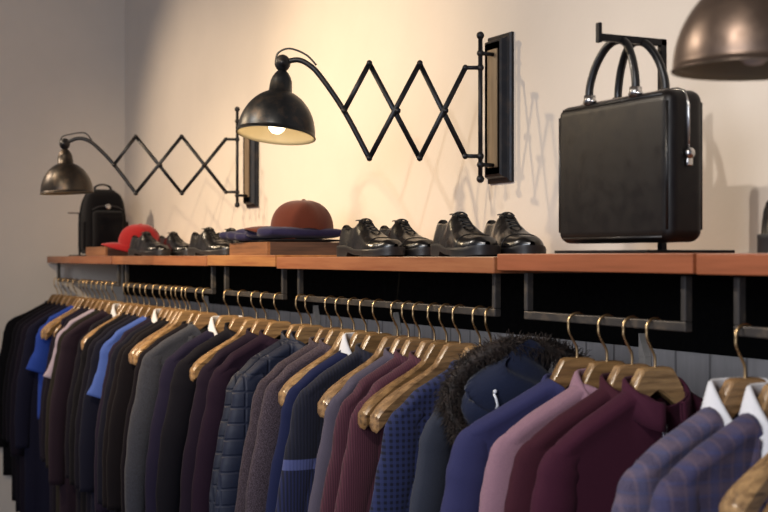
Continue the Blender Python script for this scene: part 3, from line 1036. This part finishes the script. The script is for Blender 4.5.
def shoe_parts():
    L = .295
    def wid(u):
        return smooth_table(u, [(0, .012), (.03, .026), (.10, .033), (.28, .033), (.45, .036), (.62, .044), (.72, .047), (.84, .043), (.93, .031), (.98, .018), (1, .006)])

    def hgt(u):
        return smooth_table(u, [(0, .058), (.04, .066), (.12, .066), (.22, .064), (.30, .070), (.36, .078), (.42, .078), (.50, .064), (.62, .047), (.74, .036), (.86, .030), (.94, .026), (1, .012)])

    def base(u):
        return .027 - .011 * sstep(.2, .5, u) + .006 * sstep(.85, 1, u)
    rows = []
    nu, nv = 44, 26
    for i in range(nu + 1):
        u = i / nu
        w, h, b = wid(u), hgt(u), base(u)
        op = 1 - sstep(.30, .40, u)
        op *= sstep(.02, .06, u)
        row = []
        for k in range(nv + 1):
            ph = math.pi * k / nv
            e = .62 if u < .5 else .72
            c, s = math.cos(ph), max(0.0, math.sin(ph))
            y = w * math.copysign(abs(c) ** e, c) * (1.05 - .22 * s * sstep(.75, .2, u)) * (1 - .30 * op * s)
            z = b + h * s ** .8
            dip = op * sstep(.78, .97, s)
            z -= dip * .045
            # lacing ridge
            if .36 < u < .62:
                z += .003 * sstep(.8, 1, s) * sstep(.36, .42, u) * (1 - sstep(.55, .62, u))
            row.append((u * L, y, z))
        rows.append(row)
    up = MB().grid(rows)
    up.f.append(tuple(range(nv + 1)))
    o1 = up.build('upper', LEATHER, None)
    # sole with heel block
    rows = []
    for i in range(41):
        u = i / 40
        w = wid(u) + .005
        b = base(u)
        bot = b - .012 if u > .295 else 0.0
        bot = max(0.0, bot) if u < .5 else max(0.0, bot + 0.0)
        if u > .62:
            bot = .004 * sstep(.8, 1, u)
        x = -.004 + u * (L + .010)
        rows.append([(x, -w, bot), (x, -w, b - .004), (x, -w * 1.02, b - .001), (x, -w * .98, b + .004), (x, w * .98, b + .004), (x, w * 1.02, b - .001), (x, w, b - .004), (x, w, bot), (x, -w, bot)])
    so = MB().grid(rows)
    so.f.append(tuple(range(8)))
    so.f.append(tuple(40 * 9 + i for i in range(8)))
    o2 = so.build('sole', SOLEM, None, merge=1e-6, sharp=40)
    lace = MB()
    for j in range(5):
        u = .40 + .048 * j
        z = base(u) + hgt(u) + .003
        lace.tube(catmull([(u * L - .004, -.017, z - .008), (u * L, -.009, z), (u * L + .004, .0, z + .002), (u * L + .006, .009, z), (u * L + .004, .017, z - .008)], 3), .0019, 6)
    u = .41
    z = base(u) + hgt(u) + .004
    for sy in (-1, 1):
        lace.tube(catmull([(u * L, 0, z), (u * L + .008, sy * .006, z + .001), (u * L + .015, sy * .013, z - .006), (u * L + .006, sy * .008, z - .004)], 4), .0016, 6)
    o3 = lace.build('laces', plain('#0d0d0e', .7), None)
    rows = []
    for i in range(7):       # tongue
        v = i / 6
        u = .33 + .14 * v
        z = base(u) + hgt(u) + .006 * (1 - v) - .003
        rows.append([(u * L - .010 * (1 - v), y, z - 9 * y * y) for y in (-.013, -.009, -.004, .004, .009, .013)])
    o4 = MB().grid(rows).build('tongue', LEATHER, None, solid=.003)
    # toe cap seam
    u = .76
    seam = [(u * L, wid(u) * math.copysign(abs(math.cos(p)) ** .72, math.cos(p)) * (1.05), base(u) + hgt(u) * max(0.0, math.sin(p)) ** .8 + .0006) for p in [math.pi * k / 20 for k in range(21)]]
    o5 = MB().tube(seam, .0012, 5).build('toe_seam', plain('#050505', .5), None)
    return [o1, o2, o3, o4, o5]


def shoe(x, y, z, rz, label, group):
    t = thing('dress_shoe', label, 'shoe', (x, y, z), rz, group)
    t.scale = (1.06, 1.06, 1.06)
    if not _shoe:
        _shoe.extend(shoe_parts())
        for o in _shoe:
            o.parent = t
        return t
    for o in _shoe:
        c = o.copy()
        COL.objects.link(c)
        c.parent = t
    return t


G = 'black lace-up shoes on the shelf'
S = TOP + .001
shoe(along(437, 1.575), 1.590, S - .004, math.radians(-9), 'black lace-up dress shoe of the nearest full pair, left one, by the briefcase', G)
shoe(along(486, 1.70), 1.715, S - .004, math.radians(-13), 'black lace-up dress shoe of the nearest full pair, right one, by the briefcase', G)
shoe(along(341, 1.575), 1.590, S - .004, math.radians(2), 'glossy black dress shoe just right of the brown cap, left one of its pair', G)
shoe(along(379, 1.70), 1.715, S - .004, math.radians(-2), 'glossy black dress shoe right of the brown cap, right one of its pair', G)
shoe(along(192, 1.575), 1.585, S, math.radians(8), 'black dress shoe half hidden by the wooden box, front one of its pair', G)
shoe(along(216, 1.70), 1.71, S, math.radians(4), 'black dress shoe mostly hidden behind the wooden box under the folded sweater', G)
shoe(along(132, 1.575), 1.585, S, math.radians(10), 'shiny black dress shoe in front of the red cap, left one of its pair', G)
shoe(along(158, 1.70), 1.715, S, math.radians(9), 'shiny black dress shoe near the red cap, right one of its pair', G)
shoe(along(764.5, 1.60), 1.61, S + .002, 0, 'black dress shoe whose heel just enters at the right edge, front one', G)


# ------------------------------------------------------------------ wooden boxes, caps, folded knitwear
def wooden_box(px, n0, wdt, dep, label):
    x1 = along(px, n0)
    t = thing('wooden_box', label, 'box', (x1 - wdt / 2, n0 + dep / 2, S), 0, 'wooden display boxes')
    h = .045
    MB().box((0, -dep / 2 + .006, h / 2), (wdt, .012, h), .001).build('front_panel', wood('#8a5c38', '#5f3b22', .45, 'X', 1.0), t, smooth=False)  # paler wood colour holds the warm light falling on the front
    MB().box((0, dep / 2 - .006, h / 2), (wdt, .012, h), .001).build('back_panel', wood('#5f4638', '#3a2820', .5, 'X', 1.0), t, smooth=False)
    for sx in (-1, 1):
        MB().box((sx * (wdt / 2 - .006), 0, h / 2), (.012, dep - .024, h), .001).build('end_panel', wood('#4c352a', '#2c1d17', .5, 'Y', 1.4), t, smooth=False)  # end wood darkened in colour, as the side turned from that light
    MB().box((0, 0, h - .004), (wdt - .024, dep - .024, .008)).build('lid', wood('#5f4638', '#3a2820', .5, 'X'), t, smooth=False)
    return t, x1


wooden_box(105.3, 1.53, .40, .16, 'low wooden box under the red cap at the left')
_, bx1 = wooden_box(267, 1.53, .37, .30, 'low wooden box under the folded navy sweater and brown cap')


def cap(loc, rz, hexc, under, label, sc=1.0, ht=.118, pitch=0.0):
    t = thing('baseball_cap', label, 'cap', loc, rz, 'baseball caps')
    m = cloth(hexc, 700, .2)
    rows = []
    for j in range(15):
        ph = j / 14 * math.pi / 2
        row = []
        for i in range(49):
            a = i / 48 * 2 * math.pi
            seam = 1 - .012 * max(0, math.cos(6 * a)) ** 24
            r = max(0.0, math.cos(ph)) ** .8 * seam
            bulge = 1 + .05 * math.cos(a)
            z = ht * math.sin(ph) ** .95 + .006
            row.append((.100 * r * math.cos(a) * bulge + .004 * math.sin(3 * a), .086 * r * math.sin(a), z + .004 * math.sin(5 * a + ph) * math.cos(ph)))
        rows.append(row)
    cr = MB().grid(rows).build('crown', m, t, merge=1e-5)
    rows = []
    for j in range(9):
        v = j / 8
        row = []
        for i in range(21):
            a = (i / 20 - .5) * 2.5
            r0 = .094
            ext = .085 * math.cos(a * 1.18) ** .6 if abs(a * 1.18) < 1.5707 else 0
            rr = r0 + ext * v
            x, y = (rr * math.cos(a) * 1.04, .086 / .1 * r0 * math.sin(a) * (1 + .02 * v))
            row.append((x, y, .014 + .010 * v - 6.5 * y * y * (.2 + .8 * v) - .016 * v * v))
        rows.append(row)
    b = MB().grid(rows).build('brim', m, t, solid=.003)
    b2 = [[(p[0], p[1], p[2] - .003) for p in r] for r in rows]
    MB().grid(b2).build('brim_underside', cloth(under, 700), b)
    MB().ball((0, 0, ht + .006), (.007, .007, .004), 12).build('top_button', m, cr)
    for o in t.children:
        o.scale = (sc, sc, sc)
    return t


CAPR = math.atan2(-CA, -SA)
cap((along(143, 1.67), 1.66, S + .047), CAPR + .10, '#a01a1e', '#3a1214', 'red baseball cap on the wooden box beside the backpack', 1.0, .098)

# folded navy sweater on the box (soft slab that sags over the left edge) with a thin black one under it


def slab(name, w, d, h, mat, seed, sag=0.0, parent=None, wav=.004):
    q = random.Random(seed)
    p = [q.uniform(0, 6) for _ in range(6)]
    v, f = [], []
    nx, ny = 28, 22

    def prof(i, n):
        a = (i / n) * 2 - 1
        return a
    rows = []
    ring_n = 20
    for i in range(nx + 1):
        a = math.sin((i / nx - .5) * math.pi)
        ex = max(0.0, 1 - abs(a) ** 7) ** .5
        row = []
        for k in range(ring_n + 1):
            g = 2 * math.pi * k / ring_n
            c, s = math.cos(g), math.sin(g)
            yy = d / 2 * math.copysign(abs(c) ** .35, c) * (.9 + .1 * ex)
            zz = h / 2 * math.copysign(abs(s) ** .6, s) * (.25 + .75 * ex)
            x = w / 2 * a
            bend = -sag * sstep(-.25, -1, a)
            wv = wav * (math.sin(9 * x / w + p[0]) + math.sin(14 * yy / d + p[1]) * .6 + math.sin(21 * x / w + 7 * yy / d + p[2]) * .5)
            row.append((x, yy + .006 * math.sin(10 * a + p[3]), h / 2 + zz + bend + wv * (.6 + .4 * s)))
        rows.append(row)
    m = MB().grid(rows)
    m.f.append(tuple(range(ring_n)))
    m.f.append(tuple(nx * (ring_n + 1) + k for k in range(ring_n)))
    return m.build(name, mat, parent, merge=1e-6)


kb = bx1 - .185
o = slab('folded_knit', .34, .27, .010, cloth('#1a1719', 500), 5, wav=.0008)
o.location = (kb + .0, 1.685, S + .046)
tag(o, 'thin folded black garment under the navy sweater on the wooden box', 'folded garment')
t = thing('folded_sweater', 'folded dark navy sweater under the brown cap', 'sweater', (kb, 1.675, S + .057))
slab('folded_body', .355, .29, .042, cloth('#28264a', 450, .1), 8, 0.0, t, wav=.0018)
s2 = slab('folded_sleeve', .20, .20, .030, cloth('#2d2b4c', 450, .1), 9, .0, t, wav=.002)
s2.location = (-.115, -.075, -.004)
s2.rotation_euler = (0, .05, .12)
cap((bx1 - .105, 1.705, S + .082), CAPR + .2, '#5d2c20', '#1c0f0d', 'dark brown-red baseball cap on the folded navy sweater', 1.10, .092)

# ------------------------------------------------------------------ briefcase on its stand
BAGM = leather('#0e0908', .44, 420, .14)
BAGM.node_tree.nodes['Principled BSDF'].inputs['Specular IOR Level'].default_value = .32
xr, xl = -1.964, -2.348
bw = xr - xl
t = thing('briefcase', 'black leather briefcase hanging from a stand by its two handles', 'bag', ((xr + xl) / 2, 1.625, TOP + .025))
bh = .297
MB().box((0, 0, bh / 2), (bw, .092, bh), .024, 6).build('body', BAGM, t)
CH = steel('#c9c6c2', .2, 1.0, .1)
for sy in (-1, 1):
    o = MB()
    for zc in (.010, bh - .010):
        o.tube([(-bw / 2 + .024, sy * .0415, zc), (bw / 2 - .024, sy * .0415, zc)], .003, 8)
    for xc in (-1, 1):
        o.tube([(xc * (bw / 2 - .010), sy * .0415, .024), (xc * (bw / 2 - .010), sy * .0415, bh - .024)], .003, 8)
    o.build('piping', leather('#100d0c', .4, 420, .05), t)
    ys = sy * .037
    pts = catmull([(-.078, ys, bh - .004), (-.078, ys, bh + .03), (-.062, ys - sy * .004, bh + .074), (-.034, ys - sy * .010, bh + .109), (0, ys - sy * .013, bh + .120), (.034, ys - sy * .010, bh + .109), (.062, ys - sy * .004, bh + .074), (.078, ys, bh + .03), (.078, ys, bh - .004)], 7)
    hd = MB().tube(pts, .0085, 12).build('handle', leather('#0e0d0d', .35, 500, .06), t)
    for sx in (-1, 1):
        MB().tube([(sx * .078, ys, bh - .006), (sx * .078, ys, bh + .014)], .0125, 14).box((sx * .078, ys, bh + .001), (.036, .012, .006), .002).build('handle_ring', CH, hd)
# zip runs up the right end and across the top
MB().tube([(bw / 2 + .0008, 0, .16), (bw / 2 + .0008, 0, bh - .03), (bw / 2 - .010, 0, bh - .006), (bw / 2 - .03, 0, bh + .0005), (-bw / 2 + .03, 0, bh + .0005)], [(.006, .003)] * 5, 8).build('zip', CH, t)
MB().ball((bw / 2 + .008, 0, .172), (.008, .011, .011), 16).box((bw / 2 + .006, 0, .155), (.006, .014, .016), .002).build('zip_pull', CH, t)

BL = steel('#1b1b1e', .45, .7, .2)
sx = -2.135
t = thing('display_stand', 'black metal stand with arm holding up the briefcase', 'display stand', (sx, 1.70, S + .003))
MB().box((-.03, -.03, .003), (.32, .22, .006), .001).build('base_plate', BL, t, smooth=False)
MB().box((0, .0, .222), (.014, .014, .444), .001).build('post', BL, t, smooth=False)
MB().box((0, -.078, .437), (.014, .17, .014), .001).build('arm', BL, t, smooth=False)
MB().box((0, -.160, .446), (.012, .008, .040), .001).build('arm_stop', BL, t, smooth=False)

# ------------------------------------------------------------------ backpack at the far end
bx = along(96, 1.66)
BP = cloth('#121114', 600, .1)
t = thing('backpack', 'black backpack standing at the far left end of the shelf', 'backpack', (bx, 1.70, S), math.radians(96))
# local: -y is the front of the pack
rows = []
for j in range(25):
    v = j / 24
    z = .012 + .345 * v
    w = smooth_table(v, [(0, .108), (.05, .118), (.5, .116), (.8, .104), (.93, .085), (1, .05)])
    d = smooth_table(v, [(0, .062), (.05, .072), (.5, .068), (.8, .055), (.93, .042), (1, .02)])
    rows.append([(w * math.copysign(abs(math.cos(a)) ** .4, math.cos(a)), d * math.copysign(abs(math.sin(a)) ** .45, math.sin(a)), z) for a in [2 * math.pi * k / 40 for k in range(41)]])
m = MB().grid(rows)
m.f.append(tuple(range(40)))
m.f.append(tuple(24 * 41 + k for k in range(40)))
m.build('main_body', BP, t, merge=1e-6)
MB().box((0, -.072, .135), (.165, .05, .21), .02, 4).build('front_pocket', BP, t)
MB().tube(catmull([(-.085, -.066, .245), (-.05, -.072, .262), (0, -.074, .266), (.05, -.072, .262), (.085, -.066, .245)], 5), .003, 6).build('pocket_zip', plain('#2a2a2e', .4), t)
MB().lathe([(0, .004), (.012, .004), (.0155, .002), (.0155, -.002)], 24).xf(Matrix.Translation((.0, -.0735, .262)) @ Matrix.Rotation(math.pi / 2, 4, 'X')).build('round_emblem', steel('#a9a9ac', .25, 1.0, .1), t)
MB().tube(catmull([(-.045, .01, .35), (-.04, .01, .372), (0, .01, .384), (.04, .01, .372), (.045, .01, .35)], 5), [(.005, .013)] * 21, 8, side=(0, 0, 1)).build('top_handle', BP, t)
for s_ in (-1, 1):
    MB().tube(catmull([(s_ * .06, .052, .33), (s_ * .075, .085, .27), (s_ * .08, .098, .17), (s_ * .078, .085, .07), (s_ * .085, .066, .03)], 6), [(.007, .022)] * 25, 8, side=(0, 1, 0)).build('shoulder_strap', BP, t)
    MB().box((s_ * .118, .0, .11), (.018, .09, .15), .008, 3).build('side_pocket', BP, t)

px_ = along(79.5, 1.57)
t = thing('display_stand', 'slim black stand with short arm behind the backpack', 'display stand', (px_, 1.57, S))
MB().box((0, 0, .003), (.10, .09, .006), .001).build('base_plate', BL, t, smooth=False)
MB().box((0, 0, .115), (.010, .010, .23), .001).build('post', BL, t, smooth=False)
MB().box((0, -.028, .228), (.008, .065, .006), .001).build('arm', BL, t, smooth=False)


# ------------------------------------------------------------------ light
def spot(name, loc, target, energy, color, size=60, blend=.6, soft=.04):
    ld = bpy.data.lights.new(name, 'SPOT')
    ld.energy, ld.color, ld.spot_size, ld.spot_blend, ld.shadow_soft_size = energy, color, math.radians(size), blend, soft
    o = bpy.data.objects.new(name, ld)
    COL.objects.link(o)
    o.location = loc
    o.rotation_euler = (Vector(target) - Vector(loc)).to_track_quat('-Z', 'Y').to_euler()
    return o


def area(name, loc, target, energy, color, sx, sy):
    ld = bpy.data.lights.new(name, 'AREA')
    ld.shape = 'RECTANGLE'
    ld.energy, ld.color, ld.size, ld.size_y = energy, color, sx, sy
    o = bpy.data.objects.new(name, ld)
    COL.objects.link(o)
    o.location = loc
    o.rotation_euler = (Vector(target) - Vector(loc)).to_track_quat('-Z', 'Y').to_euler()
    return o


WARM = (1, .76, .48)
spot('ceiling_spot', (-6.0, -1.0, 3.38), (-3.7, 1.96, 1.95), 340, WARM, 46, .95)
spot('ceiling_spot', (-.5, -1.0, 3.38), (-2.4, 1.9, 1.8), 185, (1, .93, .86), 62, .9)
spot('ceiling_spot', (-3.4, -.6, 3.38), (-4.4, 1.8, 1.7), 290, WARM, 60, .95)
spot('ceiling_spot', (-.6, -.8, 3.38), (-5.5, 1.8, 1.65), 560, WARM, 29, .95)
spot('ceiling_spot', (-3.9, -.9, 3.38), (-2.1, 1.4, 1.3), 230, (1, .90, .78), 50, .8)
spot('ceiling_spot', (-5.6, -.2, 3.38), (-5.6, 1.4, 1.3), 130, WARM, 58, .8)
spot('ceiling_spot', (-6.95, -.7, 3.38), (-5.75, 1.9, 1.55), 300, (1, .78, .56), 62, .95)
area('daylight', (.6, -3.3, 2.5), (-6.5, .8, 1.7), 150, (.86, .91, 1.0), 2.4, 1.6)
w = bpy.data.worlds.new('shop_daylight')
w.use_nodes = True
w.node_tree.nodes['Background'].inputs['Color'].default_value = (.60, .65, .92, 1)
w.node_tree.nodes['Background'].inputs['Strength'].default_value = .33
SC.world = w

# ------------------------------------------------------------------ camera
cd = bpy.data.cameras.new('camera')
cd.sensor_width = 36.0
cd.lens = F * 36.0 / 768
cd.shift_y = 1.0 / 768
cd.clip_start = .05
cd.dof.use_dof = True
cd.dof.focus_distance = 3.45
cd.dof.aperture_fstop = 5.0
co = bpy.data.objects.new('camera', cd)
COL.objects.link(co)
co.location = (0, 0, EYE)
co.rotation_euler = (math.pi / 2, 0, math.pi / 2 - A)
SC.camera = co
SC.view_settings.view_transform = 'Standard'
SC.view_settings.look = 'None'
SC.view_settings.gamma = 1
SC.view_settings.exposure = 0
SC.view_settings.use_curve_mapping = False
